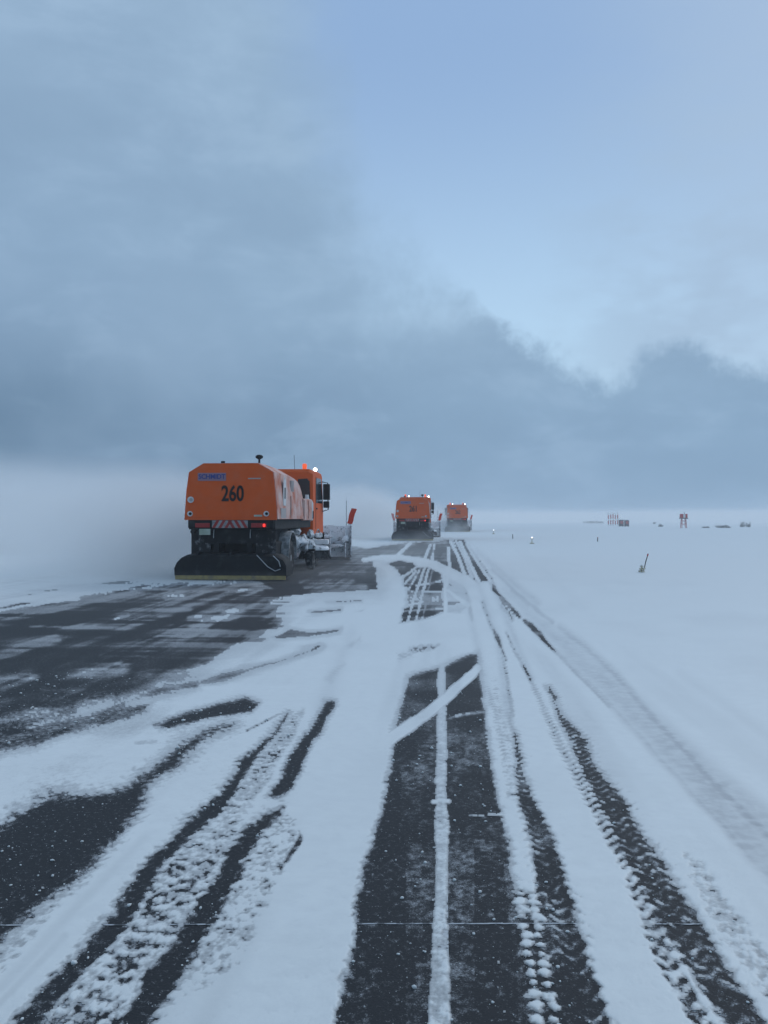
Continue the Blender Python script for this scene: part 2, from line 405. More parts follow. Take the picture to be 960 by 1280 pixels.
# (outline, feather, bareness, tread)
BARE = [
 # the long swath swept by the first truck, dissolving towards the near side
 ([(-1500,1010),(-500,845),(-200,795),(0,757),(60,746),(130,736),(220,727),(360,722),(405,706),(440,692),(468,700),(470,716),(472,737),(420,739),(368,741),(360,756),(345,778),(330,800),(280,818),(220,850),(140,884),(60,908),(0,928),(-300,1020),(-1500,1510)], 34, 1.0, 0),
 ([(-1500,1030),(-500,862),(-200,806),(0,767),(120,747),(220,734),(345,728),(365,739),(330,750),(285,768),(200,800),(110,838),(0,870),(-300,962),(-1500,1430)], 16, 1.0, 0),
 ([(300,716),(380,692),(440,682),(456,684),(470,690),(466,699),(472,711),(472,738),(420,741),(352,744)], 4, .98, 0),
 ([(0,905),(40,904),(90,893),(150,878),(192,878),(186,888),(100,914),(40,938),(0,946),(-200,1010),(-200,960)], 10, .9, .25),
 ([(255,853),(280,842),(340,828),(400,806),(404,811),(347,833),(280,851)], 9, .95, .1),
 ([(195,858),(253,852),(250,860),(200,873),(150,884)], 9, .8, .1),
 ([(238,829),(267,821),(284,824),(257,836)], 10, .85, 0),
 ([(337,798),(363,786),(387,790),(428,784),(424,790),(387,797),(347,801)], 7, 1.0, 0),
 ([(385,764),(427,760),(425,765),(390,768)], 5.5, 1.05, 0),
 ([(405,752),(455,749),(453,753),(407,755)], 4.5, .95, 0),
 ([(350,757),(392,749),(394,752),(352,762)], 6, .8, 0),
 ([(442,765),(455,761),(452,765)], 2, .6, 0), ([(432,806),(450,796),(452,800),(436,812)], 6, .42, .2), ([(402,850),(430,825),(436,832),(412,856)], 8, .36, .2),
 ([(196,908),(227,895),(270,880),(303,871),(323,876),(314,887),(280,893),(240,903),(210,911)], 9, 1.35, .3),
 # left corner and the band that runs up out of it
 (LR([(294,904),(270,911),(250,917),(227,926),(210,939),(197,953),(180,966),(160,983),(140,992),(110,991),(83,986),(60,992),(45,1002),(0,1032),(-90,1085),(-300,1200)],
     [(290,911),(270,919),(250,929),(240,941),(223,958),(203,975),(190,992),(178,1014),(160,1030),(133,1063),(110,1087),(83,1110),(43,1143),(20,1167),(0,1187),(-120,1300),(-300,1480)]), 19, 1.22, .3),
 # left wheel tracks
 (LR([(357,892),(337,919),(307,949),(280,979),(258,1003),(233,1027),(207,1061),(177,1090),(157,1113),(133,1142),(113,1163),(93,1190),(67,1217),(40,1247),(16,1279),(-70,1390),(-160,1520)],
     [(361,893),(343,926),(319,953),(297,980),(281,1010),(243,1050),(215,1081),(189,1110),(169,1137),(149,1170),(125,1200),(99,1230),(72,1260),(58,1280),(-20,1390),(-100,1520)]), 11, 1.25, .45),
 (LR([(407,877),(390,903),(367,939),(347,973),(330,996)], [(419,876),(408,898),(390,933),(374,963),(360,984),(345,997)]), 8, 1.25, .4),
 (LR([(328,1012),(303,1036),(287,1060),(267,1098),(240,1127),(220,1160),(203,1190),(183,1220),(173,1247),(157,1277),(105,1390),(40,1520)],
     [(348,1007),(331,1033),(311,1067),(300,1080),(284,1117),(264,1150),(247,1181),(233,1213),(213,1247),(192,1277),(150,1390),(95,1520)]), 11, 1.25, .5),
 ([(370,1034),(374,1042),(360,1075),(351,1090),(348,1085),(358,1058)], 2.5, .9, .3),
 # centre patch under the camera
 (LR([(508,846),(503,862),(499,880),(496,896),(489,916),(487,940),(484,962),(477,992),(466,1035),(456,1080),(448,1120),(439,1180),(430,1230),(421,1282),(400,1390),(375,1520)],
     [(547,835),(595,815),(598,832),(603,860),(609,900),(617,950),(627,1000),(640,1080),(650,1150),(658,1200),(668,1280),(688,1390),(712,1520)]), 9, 1.14, .30),
 ([(636,1112),(668,1115),(690,1200),(712,1290),(750,1400),(780,1520),(712,1520),(680,1390),(655,1280),(642,1190)], 5, 1.0, .1),
 # right wheel tracks
 (LR([(634,893),(641,930),(646,960),(652,1000),(659,1050),(669,1100),(676,1150),(686,1200),(697,1250),(705,1290),(730,1400),(760,1520)],
     [(638,893),(655,946),(677,1000),(693,1050),(710,1100),(726,1150),(742,1200),(756,1250),(768,1290),(800,1400),(838,1520)]), 7, 1.02, .6),
 (LR([(681,858),(687,880),(695,905),(711,930),(725,955),(747,1000),(769,1045),(792,1090),(818,1140),(848,1190),(878,1240),(904,1285),(965,1400),(1030,1520)],
     [(689,857),(698,880),(715,905),(733,925),(747,950),(783,1000),(813,1050),(846,1100),(871,1140),(898,1190),(928,1240),(956,1285),(1030,1400),(1110,1520)]), 7, 1.0, .6),
 # between and past the trucks
 ([(440,692),(454,686),(489,680),(512,677),(544,676),(562,673),(568,683),(577,706),(580,722),(569,715),(548,703),(530,698),(512,696),(496,693),(470,696)], 3, 1.08, 0),
 ([(566,674),(580,674),(600,700),(616,726),(596,728),(580,716),(572,695)], 3, 1.05, .2),
 ([(481,705),(498,700),(516,703),(522,707),(512,715),(501,722),(496,713),(486,706)], 2.5, .95, 0),
 ([(521,709),(536,709),(553,717),(555,740),(535,740),(518,740),(504,732),(502,724),(512,716)], 3, 1.05, 0),
 ([(506,733),(555,740),(555,752),(516,757),(506,762)], 4, .62, 0),
 ([(556,716),(585,735),(590,756),(575,768),(556,766)], 4, .42, 0),
 ([(505,761),(516,756),(530,752),(553,749),(555,763),(544,770),(528,775),(501,778)], 5, 1.0, 0),
 ([(560,728),(568,733),(560,735)], 2, .85, 0), ([(559,738),(579,741),(572,743),(559,741)], 2, .85, 0), ([(559,751),(579,753),(569,757),(557,757)], 2, .85, 0),
 ([(560,762),(568,761),(566,764),(559,765)], 2, .6, 0),
 ([(512,809),(525,806),(550,805),(545,813),(520,817),(512,815)], 4, .75, .5), ([(498,818),(520,812),(520,822),(500,828)], 5, .45, .5),
]
# narrow bare lines: (x, y, half width), feather, bareness, tread
LINES = [
 ([(612,724,2),(628,752,2),(640,775,1.8)], 3, .55, .5), ([(594,724,2.2),(602,750,2),(612,778,1.6),(619,792,1.5)], 3, .5, .5), ([(627,812,1.2),(634,850,1.6),(640,895,2)], 3, .5, .8), ([(632,790,1.2),(645,818,1.5),(656,836,1.6)], 2.5, .5, .7), ([(577,716,1.8),(584,745,1.8),(590,775,1.5)], 3, .42, .4), ([(694,815,1.2),(720,842,1.2),(760,884,1.2)], 3, .4, .3),
 
 ([(664,850,2),(680,890,3.5),(697,925,4.5),(715,955,5),(740,1000,6),(765,1045,8),(788,1085,9),(810,1140,10),(832,1200,11),(858,1245,12),(880,1290,13),(935,1400,15),(1000,1520,17)], 5, .62, 1.0),
 ([(655,832,1),(664,850,2)], 2, .7, .5),
 ([(618,790,1.5),(622,799,2.5),(627,812,1),(632,826,1)], 2.5, .8, .3), ([(610,862,1.5),(622,900,2),(632,950,2.5)], 4, .45, .9),
 ([(576,680,1.2),(585,700,2),(594,724,2.4)], 2, .85, .3), ([(585,683,1.2),(596,703,2),(612,724,2.4)], 2, .8, .4),
 ([(564,676,1.5),(570,695,2.5),(577,716,2)], 2, .6, .2),
 ([(616,736,1.5),(634,755,2),(649,771,2)], 3, .8, .6), ([(655,776,2),(664,783,3),(674,792,3),(684,804,2),(694,815,1)], 3, .85, .2),
 ([(628,757,3),(640,768,3)], 4, .5, .8), ([(640,738,2),(660,756,2)], 4, .35, .4),
 ([(308,915,1.2),(345,895,1.2),(362,889,1)], 1.5, .7, .8), ([(170,930,2),(195,928,2)], 3, .4, 0),
]
# trodden ground: half covered, broken up by tread blocks
TROD = [
 (LR([(362,893),(344,926),(320,953),(298,980),(282,1010),(244,1050),(216,1081),(190,1110),(170,1137),(150,1170),(126,1200),(100,1230),(73,1260),(58,1280),(-20,1390)],
     [(380,888),(366,925),(345,960),(318,1000),(303,1036),(287,1060),(267,1098),(240,1127),(220,1160),(203,1190),(183,1220),(173,1247),(157,1277),(105,1390)]), 5, .40),
 ([(348,1010),(366,1020),(365,1060),(340,1110),(312,1165),(290,1205),(258,1235),(235,1235),(250,1190),(285,1120),(312,1068)], 8, .24),
 ([(856,1070),(880,1083),(915,1130),(950,1180),(1000,1250),(1060,1330),(1000,1330),(930,1215),(890,1145),(862,1092)], 8, .30),
 ([(612,850),(622,850),(640,920),(650,1000),(640,1000),(620,920)], 6, .18),
 ([(240,1045),(262,1020),(232,1062),(190,1110),(150,1150),(95,1205),(40,1262),(0,1300),(-60,1370),(-40,1330),(30,1250),(90,1180),(160,1105)], 6, .22),
 ([(105,1085),(120,1085),(60,1150),(0,1215),(-60,1270),(-60,1250),(0,1190),(50,1140)], 5, .22),
]
# snow lying over the bare ground: (x, y, half width), feather, strength
STREAKS = [
 ([(597,836,4),(592,842,4.5),(575,858,5),(560,872,5),(540,888,5.5),(510,909,6.5),(486,925,7)], 2.5, 1.0),
 ([(562,897,1),(605,890,1.2)], 2.5, .42),
 ([(552,826,3.2),(552,870,4),(552,900,4.6),(551,960,5.4),(552,1000,6),(552,1035,8.5),(552,1060,7.6),(552,1072,6),(552,1100,6),(553,1150,7),(552,1160,9),(552,1200,10.5),(551,1280,13),(549,1400,17),(547,1520,20)], 3.0, .60),
 ([(455,700,2),(478,697,2.5),(497,697,2.5),(515,699,2.5),(532,703,3.2),(548,709,4.5),(564,717,5.5),(582,727,6.5),(600,742,9)], 2, 1.0),
 ([(470,705,3),(484,710,4),(493,722,5),(496,735,6)], 3, 1.0),
 ([(513,679,1.2),(497,694,1.4)], 1.2, .8), ([(538,681,1),(530,701,1.4)], 1.2, .62), ([(543,681,1),(540,700,1.2)], 1.2, .5),
 ([(561,685,1),(562,714,1.4),(557,735,1.8),(556,770,2.2)], 1.2, .9), ([(563,677,1),(572,694,1.2),(580,716,1.6)], 1, .85), ([(575,677,1),(588,706,1.6),(598,727,1.8)], 1.2, .85), ([(583,680,.8),(603,712,1.6),(614,728,1.6)], 1.2, .8),
 ([(570,676,.8),(581,697,1.2),(590,722,1.6)], 1, .6),
 ([(531,710,1),(516,752,1.2),(510,778,1.2)], 1.2, .55), ([(536,711,1),(526,750,1.2),(520,778,1.2)], 1.2, .5), ([(541,711,.8),(533,750,1),(528,775,1)], 1.2, .38), ([(520,714,1),(506,730,1)], 1.2, .5), ([(526,710,.8),(512,735,1)], 1.2, .42),
 ([(560,738,2),(572,748,2.4),(585,757,3)], 1.5, .9), ([(505,764,1),(556,760,1.2)], 2, .5), ([(520,732,1.2),(550,727,1)], 1.5, .45),
 ([(632,995,1),(646,995,1.4)], 1.5, .7), ([(610,1018,.6),(648,1018,2)], 1.5, .7), ([(542,1002,2.5),(562,1002,2.5)], 2, .8), ([(586,1019,.6),(604,1020,.8)], 1, .5),
]
# thin dust streaming over the swept swath
DUST = [
 ([(40,782,1.2),(120,781,1.4),(212,776,2.4)], 3.5, 0.30), ([(208,747,1.2),(228,744,1.8)], 1.8, 0.47), ([(145,774,1),(160,770,1.5)], 1.5, 0.39),
 ([(240,728,1),(262,727,1)], 1.5, 0.27), ([(300,740,1),(326,739,2)], 2, 0.39), ([(340,756,2),(372,745,3)], 3, 0.47),
 ([(0,820,2),(40,810,2),(70,798,1.5)], 4, 0.28), ([(0,852,3),(40,846,2)], 5, 0.31), ([(130,822,1.2),(200,795,1.5),(250,775,1.5)], 3, 0.31), ([(150,830,1.2),(240,790,1.4),(300,760,1.6)], 3, 0.33),
 ([(100,887,3),(136,872,3)], 4, 0.47), ([(60,868,2),(125,838,3),(150,835,3)], 6, 0.35), ([(240,772,2),(290,764,3)], 4, 0.33), ([(200,765,1),(238,762,1.5)], 3, 0.27),
 ([(-20,760,2),(30,752,3),(90,748,3)], 5, 0.35), ([(0,900,1.5),(60,890,1.5)], 3, 0.31),
 ([(375,728,1),(440,727,1)], 2, 0.31), ([(400,717,.8),(455,715,1)], 1.5, 0.27), ([(380,735,1),(455,733,1.2)], 2, 0.31),
]
# snow pressed out between the tread blocks, two columns of round clods
CLODS = [((646,1085),(674,1290)), ((666,1120),(697,1290))]
# dirty, scraped band and faint lines in the snow beside the wheel tracks
SLUSH = [
 ([(632,738,3),(660,765,5),(690,792,8),(720,820,11),(760,856,12),(800,895,14),(840,936,17),(880,976,21),(920,1014,26),(965,1060,32),(1100,1200,44)], 14, .70),
 ([(700,785,2),(735,812,2.5),(770,846,3),(810,892,4),(850,935,4),(905,992,5),(965,1050,6),(1100,1180,8)], 8, 1.2), ([(672,792,1.5),(705,822,2),(750,868,2.5),(800,922,3),(860,985,4),(930,1062,5),(1060,1200,7)], 7, .75), ([(615,712,1.5),(650,745,2),(690,778,2.5)], 3, 1.1),
 ([(850,842,2),(900,878,4),(965,925,6)], 10, .25), ([(650,690,1),(690,722,2),(730,760,3)], 8, .18),
 ([(596,688,2),(640,728,3),(672,754,4)], 5, .75), ([(575,725,2),(590,775,3),(600,830,4),(612,880,4)], 6, .45), ([(597,728,2),(612,770,3),(622,800,3),(634,890,4)], 5, .55), ([(614,728,2),(640,790,3),(664,848,4)], 5, .6), ([(440,790,4),(415,850,6),(400,890,8)], 12, .35),
 ([(0,1235,6),(100,1130,5),(180,1050,4)], 6, .22), ([(-10,1265,4),(80,1170,4)], 4, .25),
]

def grid_rows():
    f = F_PX*.8
    p = list(np.arange(1060, 520, -2.2)) + list(np.arange(520, 8, -1.0))
    return np.array([CAM_H*f/v for v in p] + [210, 250, 320, 420])
def grid_cols():
    t = list(np.arange(-.62, .50, .00135))
    a = .0016; x = t[-1]; hi = []
    while x < 20: x += a; hi.append(x); a *= 1.06
    a = .0016; x = t[0]; lo = []
    while x > -25: x -= a; lo.append(x); a *= 1.06
    return np.array(lo[::-1]+t+hi)
X0, X1 = -34.0, 6.4
ys = grid_rows(); ts = grid_cols()
GX = np.clip(ys[:, None]*ts[None, :], X0, X1); GY = np.repeat(ys[:, None], len(ts), 1)
nr, ncl = GX.shape
# the same ground points in reference picture coordinates
cx = GX*CR[0,0] + GY*CR[1,0] - CAM_H*CR[2,0]
cyy = GX*CR[0,1] + GY*CR[1,1] - CAM_H*CR[2,1]
cz = -(GX*CR[0,2] + GY*CR[1,2] - CAM_H*CR[2,2])
PX = 480 + F_PX*cx/np.maximum(cz, .05); PY = 640 - F_PX*cyy/np.maximum(cz, .05)

def region(pts, m):
    a = np.array(pts, float)
    return (PX > a[:,0].min()-m) & (PX < a[:,0].max()+m) & (PY > a[:,1].min()-m) & (PY < a[:,1].max()+m)
cov = np.ones(GX.shape); rag = np.full(GX.shape, .10); trd = np.zeros(GX.shape)
warpx = (fbm(GX*2.2, GY*1.1, 4, 5)-.5); warpy = (fbm(GX*1.7, GY*1.3, 4, 77)-.5)
near = np.clip((PY-647)/350, .06, 1.6)
PXw = PX + warpx*22*near; PYw = PY + warpy*14*near
for poly, fe, st, tr in BARE:
    m = region(poly, 60)
    d = sdf(poly, PXw[m], PYw[m])
    k = sstep(fe, -fe, d)
    cov[m] = np.minimum(cov[m], 1-st*k)
    trd[m] = np.maximum(trd[m], tr*sstep(fe*3, 0, d))
for line, fe, st, tr in LINES:
    if line[0][1] < 850: st *= 1.3; line = [(a, b, c_+.5) for a, b, c_ in line]
    m = region(line, 50); d = stroke(line, PX[m]+warpx[m]*7*near[m], PY[m]+warpy[m]*5*near[m]); k = sstep(fe, -fe*.6, d)
    cov[m] = np.minimum(cov[m], 1-st*k); trd[m] = np.maximum(trd[m], tr*sstep(fe*2, 0, d))
# tread blocks: pitch 0.105 m along the wheel's way, leaning
ph = GY/.105 + .35*fbm(GX*9, GY*9, 2, 3)
side = GX/.060
tread = np.sin(2*np.pi*(ph + .35*np.sin(np.pi*side)))*.6 + (fbm(GX*34, GY*26, 3, 19)-.5)*1.7
fade = sstep(26, 9, GY)
cov = cov + trd*fade*tread*.42
for poly, fe, st in TROD:
    m = region(poly, 60); k = sstep(fe, -fe, sdf(poly, PXw[m], PYw[m]))
    x, y = GX[m], GY[m]
    blk = np.sin(2*np.pi*(y/.105 + .5*np.floor(x/.055) + .5*fbm(x*8, y*8, 2, 4)))*np.cos(2*np.pi*x/.055 + 2*fbm(x*5, y*3, 2, 9))
    v = 1 - st*1.35 + .20*blk + .8*(fbm(x*24, y*16, 3, 40)-.5) + .75*(fbm(x*12, y*34, 3, 43)-.5) +   .22*np.sin(2*np.pi*(y/.105+x*3+1.2*fbm(x*6, y*5, 2, 44)))*fbm(x*7, y*4, 2, 45)
    cov[m] = np.minimum(cov[m], 1-k + k*np.clip(v, -.1, 1.2))
for line, fe, st in STREAKS:
    m = region(line, 40); d = stroke(line, PX[m]+warpx[m]*8*near[m], PY[m]+warpy[m]*8*near[m])
    cov[m] = np.maximum(cov[m], st*sstep(fe, -fe*.7, d))
dn = .6*fbm((GX+.3*GY)*.33, GY*4.2, 4, 510) + .4*fbm(GX*6, (GY+.4*GX)*.35, 3, 515)
for line, fe, st in DUST:
    m = region(line, 50); d = stroke(line, PXw[m], PYw[m]+warpx[m]*10*near[m]); fe2 = fe*2.6
    cov[m] = cov[m] + (1-cov[m])*np.clip(st*1.25*sstep(fe2, -fe2*.25, d)*sstep(.25, .70, dn[m]), 0, .34)
for (a, b) in CLODS:
    A = at(*a); B = at(*b); n = int(abs(A.y-B.y)/.075)
    for i in range(n*2):
        t = i/n
        x0 = A.x+(B.x-A.x)*t + random.uniform(-.006, .006); y0 = A.y+(B.y-A.y)*t + random.uniform(-.01, .01)
        if y0 < 1.7: continue
        r = random.uniform(.016, .036)
        m = (abs(GX-x0) < .06) & (abs(GY-y0) < .06)
        d = np.sqrt((GX[m]-x0)**2 + ((GY[m]-y0)*.85)**2) + .030*(fbm(GX[m]*42, GY[m]*42, 3, i)-.5)
        cov[m] = np.maximum(cov[m], 1.0*sstep(r*1.35, r*.2, d))
# frayed edges and wind streaks
fr = (fbm(GX*30, GY*22, 4, 11, .6)-.5)
fr2 = (fbm(GX*62, GY*44, 3, 211, .6)-.5)
edgew = (.35 + .65*sstep(1.0, .8, cov))*(.45+.55*sstep(.02, .25, cov))
fr = fr*(.25 + 1.7*fbm(GX*1.6, GY*.8, 3, 402))
cov = cov + edgew*(fr*np.clip(1.0*sstep(10, 3, GY)+.18, 0, 2) + fr2*.55*sstep(7, 2.5, GY))
wind = fbm((GX + .25*GY)*.28, GY*2.0, 4, 61)-.5
along = fbm(GX*3.4, (GY+.4*GX)*.16, 4, 88)-.5
bare = sstep(.75, .2, cov)
farz = sstep(6, 13, GY)
cov = cov + bare*farz*(wind*(.55+.35*sstep(24, 18, GY)) + along*.7 + .04)
cov = cov + bare*(1-farz)*.55*(fbm(GX*4.2, GY*1.9, 4, 407)-.42) + bare*.10
cov = np.minimum(cov, 1.25 - .90*sstep(.35, .75, bare*farz) + .12*dn)
mz = 4*np.clip(cov, 0, 1)*(1-np.clip(cov, 0, 1))
lz = sstep(-1.5, -3.5, GX)*sstep(23, 19, GY)
cov = cov + mz*farz*lz*(wind*.8 + along*1.3) + (1-bare)*farz*lz*sstep(1.1, .7, cov)*wind*.5
lw = sstep(-.6, -3.5, GX)*sstep(4, 7, GY)*sstep(34, 22, GY)
cov = cov - .7*lw*np.maximum(0, along*1.5 + wind*1.3 + .06)
cov = np.where(lw > 0, cov + lw*(.50+.82*(cov-.5)-cov)*sstep(.12, .40, cov), cov)
# random small clods on the bare ground
cl = vnoise(GX*19, GY*15, 301); cov = np.where(bare > .5, np.maximum(cov, sstep(.972, .998, cl)*sstep(6, 3.5, GY)*.8), cov)
cov = np.clip(cov, 0, 1.25)
slush = np.zeros(GX.shape)
for line, fe, st in SLUSH:
    m = region(line, 70); d = stroke(line, PX[m]+warpx[m]*9*near[m], PY[m]+warpy[m]*6*near[m]); slush[m] = np.maximum(slush[m], st*sstep(fe, -fe*.8, d))
slush = np.maximum(slush, .34*sstep(.52, .78, fbm(GX*2.6, GY*.12, 4, 133))*sstep(3.2, 1.5, abs(GX)) + .20*sstep(.55, .8, fbm(GX*.5, GY*.35, 4, 134)))
slush *= .55 + .9*fbm(GX*4, GY*1.2, 4, 23)

body = sstep(.36, 1.05, cov)
hgt = body*(.0028 + .0045*fbm(GX*1.1, GY*.7, 4, 51)) - slush*.006*body + .0022*body*(fbm(GX*14, GY*10, 3, 66)-.5)
# windrow beside the scraped band and the rise to the field
hgt = hgt + body*.05*sstep(2.6, 6.3, GX) + body*.10*sstep(-9.5, -13, GX)*(.4+fbm(GX*.6, GY*.5, 4, 91))
hgt = np.maximum(hgt, .058*sstep(5.2, 6.3, GX))
hz = .0024 + np.maximum(hgt, -.0015)

def grid_mesh(name, Z, keep, attrs):
    idx = -np.ones(GX.size, np.int64)
    i = np.arange(nr*ncl).reshape(nr, ncl)
    q = np.stack([i[:-1,:-1], i[:-1,1:], i[1:,1:], i[1:,:-1]], -1).reshape(-1, 4)
    xx = GX.ravel()[q]; ok = (xx.max(1)-xx.min(1) > 1e-6)
    ok &= keep.ravel()[q].any(1)
    q = q[ok]; u, inv = np.unique(q, return_inverse=True); q = inv.reshape(-1, 4)
    me = bpy.data.meshes.new(name)
    me.vertices.add(len(u)); me.vertices.foreach_set('co', np.stack([GX.ravel()[u], GY.ravel()[u], Z.ravel()[u]], -1).astype(np.float32).ravel())
    me.loops.add(len(q)*4); me.loops.foreach_set('vertex_index', q.astype(np.int32).ravel())
    me.polygons.add(len(q)); me.polygons.foreach_set('loop_start', (np.arange(len(q))*4).astype(np.int32))
    me.polygons.foreach_set('loop_total', np.full(len(q), 4, np.int32))
    me.polygons.foreach_set('use_smooth', np.ones(len(q), bool))
    for k, v in attrs.items():
        at_ = me.attributes.new(k, 'FLOAT', 'POINT'); at_.data.foreach_set('value', v.ravel()[u].astype(np.float32))
    me.update(calc_edges=True); return me
print('grid', GX.shape)
o = link('runway', grid_mesh('runway', np.zeros(GX.shape), cov < .80, {'cover': cov}), M['asphalt']); tag(o, kind='structure')
o = link('snow_cover', grid_mesh('snow_cover', hz, cov > .48, {'cover': cov, 'slush': slush}), M['snow'])
tag(o, 'windblown snow lying in streaks and tyre ridges over the dark runway', 'snow', kind='stuff')

# ------------------------------------------------------------------ snow field to the horizon
def field():
    bm = MB()
    xs = list(np.concatenate([np.linspace(6.34, 40, 110), np.geomspace(41, 1800, 40)]))
    yy = list(np.concatenate([[-300, -60, -15, -5], np.linspace(-2, 60, 160), np.geomspace(61, 1800, 70)]))
    Xg, Yg = np.meshgrid(np.array(xs), np.array(yy))
    Z = .052 + .035*sstep(6.36, 7.5, Xg) + .10*sstep(6.5, 12, Xg)*(fbm(Xg*.30, Yg*.16, 4, 7)) + .03*(fbm(Xg*1.6, Yg*.8, 3, 8)-.5)*sstep(6.3, 8, Xg)
    Z += .5*sstep(60, 400, Yg)*(fbm(Xg*.012, Yg*.02, 3, 9)-.45)
    def sheet(Xg, Yg, Z, bm):
        n, m = Xg.shape
        V = [[bm.bm.verts.new((Xg[i,j], Yg[i,j], Z[i,j])) for j in range(m)] for i in range(n)]
        for i in range(n-1):
            for j in range(m-1): bm.bm.faces.new((V[i][j], V[i][j+1], V[i+1][j+1], V[i+1][j]))
    sheet(Xg, Yg, Z, bm)
    xs = list(-np.geomspace(33.9, 1800, 40)[::-1])
    Xg, Yg = np.meshgrid(np.array(xs), np.array(yy[::3]+[1800.0]))
    sheet(Xg, Yg, .10+.15*fbm(Xg*.1, Yg*.1, 3, 4), bm)
    # beyond the far end of the runway and behind the camera
    for y0, y1 in ((419, 1800), (-300, 1.5)):
        Xg, Yg = np.meshgrid(np.linspace(-33.9, 6.34, 12), np.linspace(y0, y1, 14))
        sheet(Xg, Yg, np.full(Xg.shape, .02), bm)
    return tag(bm.build('snow_field', M['snow_plain'], smooth=True, angle=180), kind='structure')
field()

# painted line under the middle snow strip and a thin broken pale line across the pavement
def strip(name, pts, wid, z, m):
    s = MB(); ring = []
    for i, p in enumerate(pts):
        d = (Vector(pts[min(i+1, len(pts)-1)])-Vector(pts[max(i-1, 0)])); d.z = 0; d.normalize(); nrm = Vector((d.y, -d.x, 0))
        ring.append((s.bm.verts.new(Vector(p)+nrm*wid/2+Vector((0,0,z))), s.bm.verts.new(Vector(p)-nrm*wid/2+Vector((0,0,z)))))
    for a, b in zip(ring, ring[1:]): s.bm.faces.new((a[0], a[1], b[1], b[0]))
    return s.build(name, m)
M['line_paint'] = plain('worn_line_paint', (.50, .52, .53), .8, var=.2, scale=60, frost=.85, frost_scale=26, lo=.50, hi=.62, frost_col=(.05, .052, .056))
M['pale_line'] = plain('pale_cross_line', (.42, .45, .48), .6, var=.4, scale=30, frost=.95, lo=.46, hi=.60, frost_scale=16, frost_col=(.06, .065, .07))
pp = [at(x, y) for x, y in ((547,1520),(549,1400),(551,1280),(552,1160),(552,1060),(552,960),(552,900),(552,830),(557,755),(558,735),(562,712),(561,690))]
tag(strip('runway_marking', pp, .058, .0026, M['line_paint']), kind='structure')
pj = [at(x, y) for x, y in ((-900,1161),(-300,1159),(0,1157),(300,1156),(600,1155),(760,1155),(900,1156),(1300,1157))]
pq = []
for a, b in zip(pj, pj[1:]):
    for k in range(26): pq.append(a.lerp(b, k/26) + Vector((0, random.uniform(-.0022, .0022), 0)))
tag(strip('cross_line', pq, .010, .0026, M['pale_line']), kind='structure')

# crumbs of snow thrown over the bare pavement
def crumbs():
    rr = random.Random(3); s = MB(); V = []; Fs = []
    bmi = bmesh.new(); bmesh.ops.create_icosphere(bmi, subdivisions=1, radius=1)
    iv = [v.co.copy() for v in bmi.verts]; bmi.verts.index_update(); jf = [[v.index for v in f.verts] for f in bmi.faces]; bmi.free()
    f = F_PX
    n = 0; tries = 0
    while n < 1500 and tries < 60000:
        tries += 1
        y = 1.9 + 7.5*rr.random()**1.6; x = rr.uniform(-.60, .46)*y
        i = int(np.searchsorted(ys, y)); j = int(np.searchsorted(ts, x/y))
        if i >= nr or j >= ncl or cov[i, j] > .35: continue
        r = .0018 + .0095*rr.random()**6
        if y > 6: r *= 1.5
        base = len(V); sx, sy, sz = r*rr.uniform(.7, 1.5), r*rr.uniform(.7, 1.3), r*rr.uniform(.5, .9)
        a = rr.uniform(0, 6.28); ca, sa = math.cos(a), math.sin(a)
        for v in iv:
            k = rr.uniform(.75, 1.15); vx, vy = v.x*sx*k, v.y*sy*k*rr.uniform(.8, 1.1)
            V.append((x+vx*ca-vy*sa, y+vx*sa+vy*ca, sz*.55+v.z*sz*k))
        Fs += [[base+t for t in ff] for ff in jf]; n += 1
    me = bpy.data.meshes.new('snow_crumbs'); me.from_pydata(V, [], Fs)
    for p in me.polygons: p.use_smooth = True
    return tag(link('snow_crumbs', me, M['snow_plain']), 'small white crumbs of snow scattered over the bare dark pavement', 'snow', kind='stuff')
crumbs()

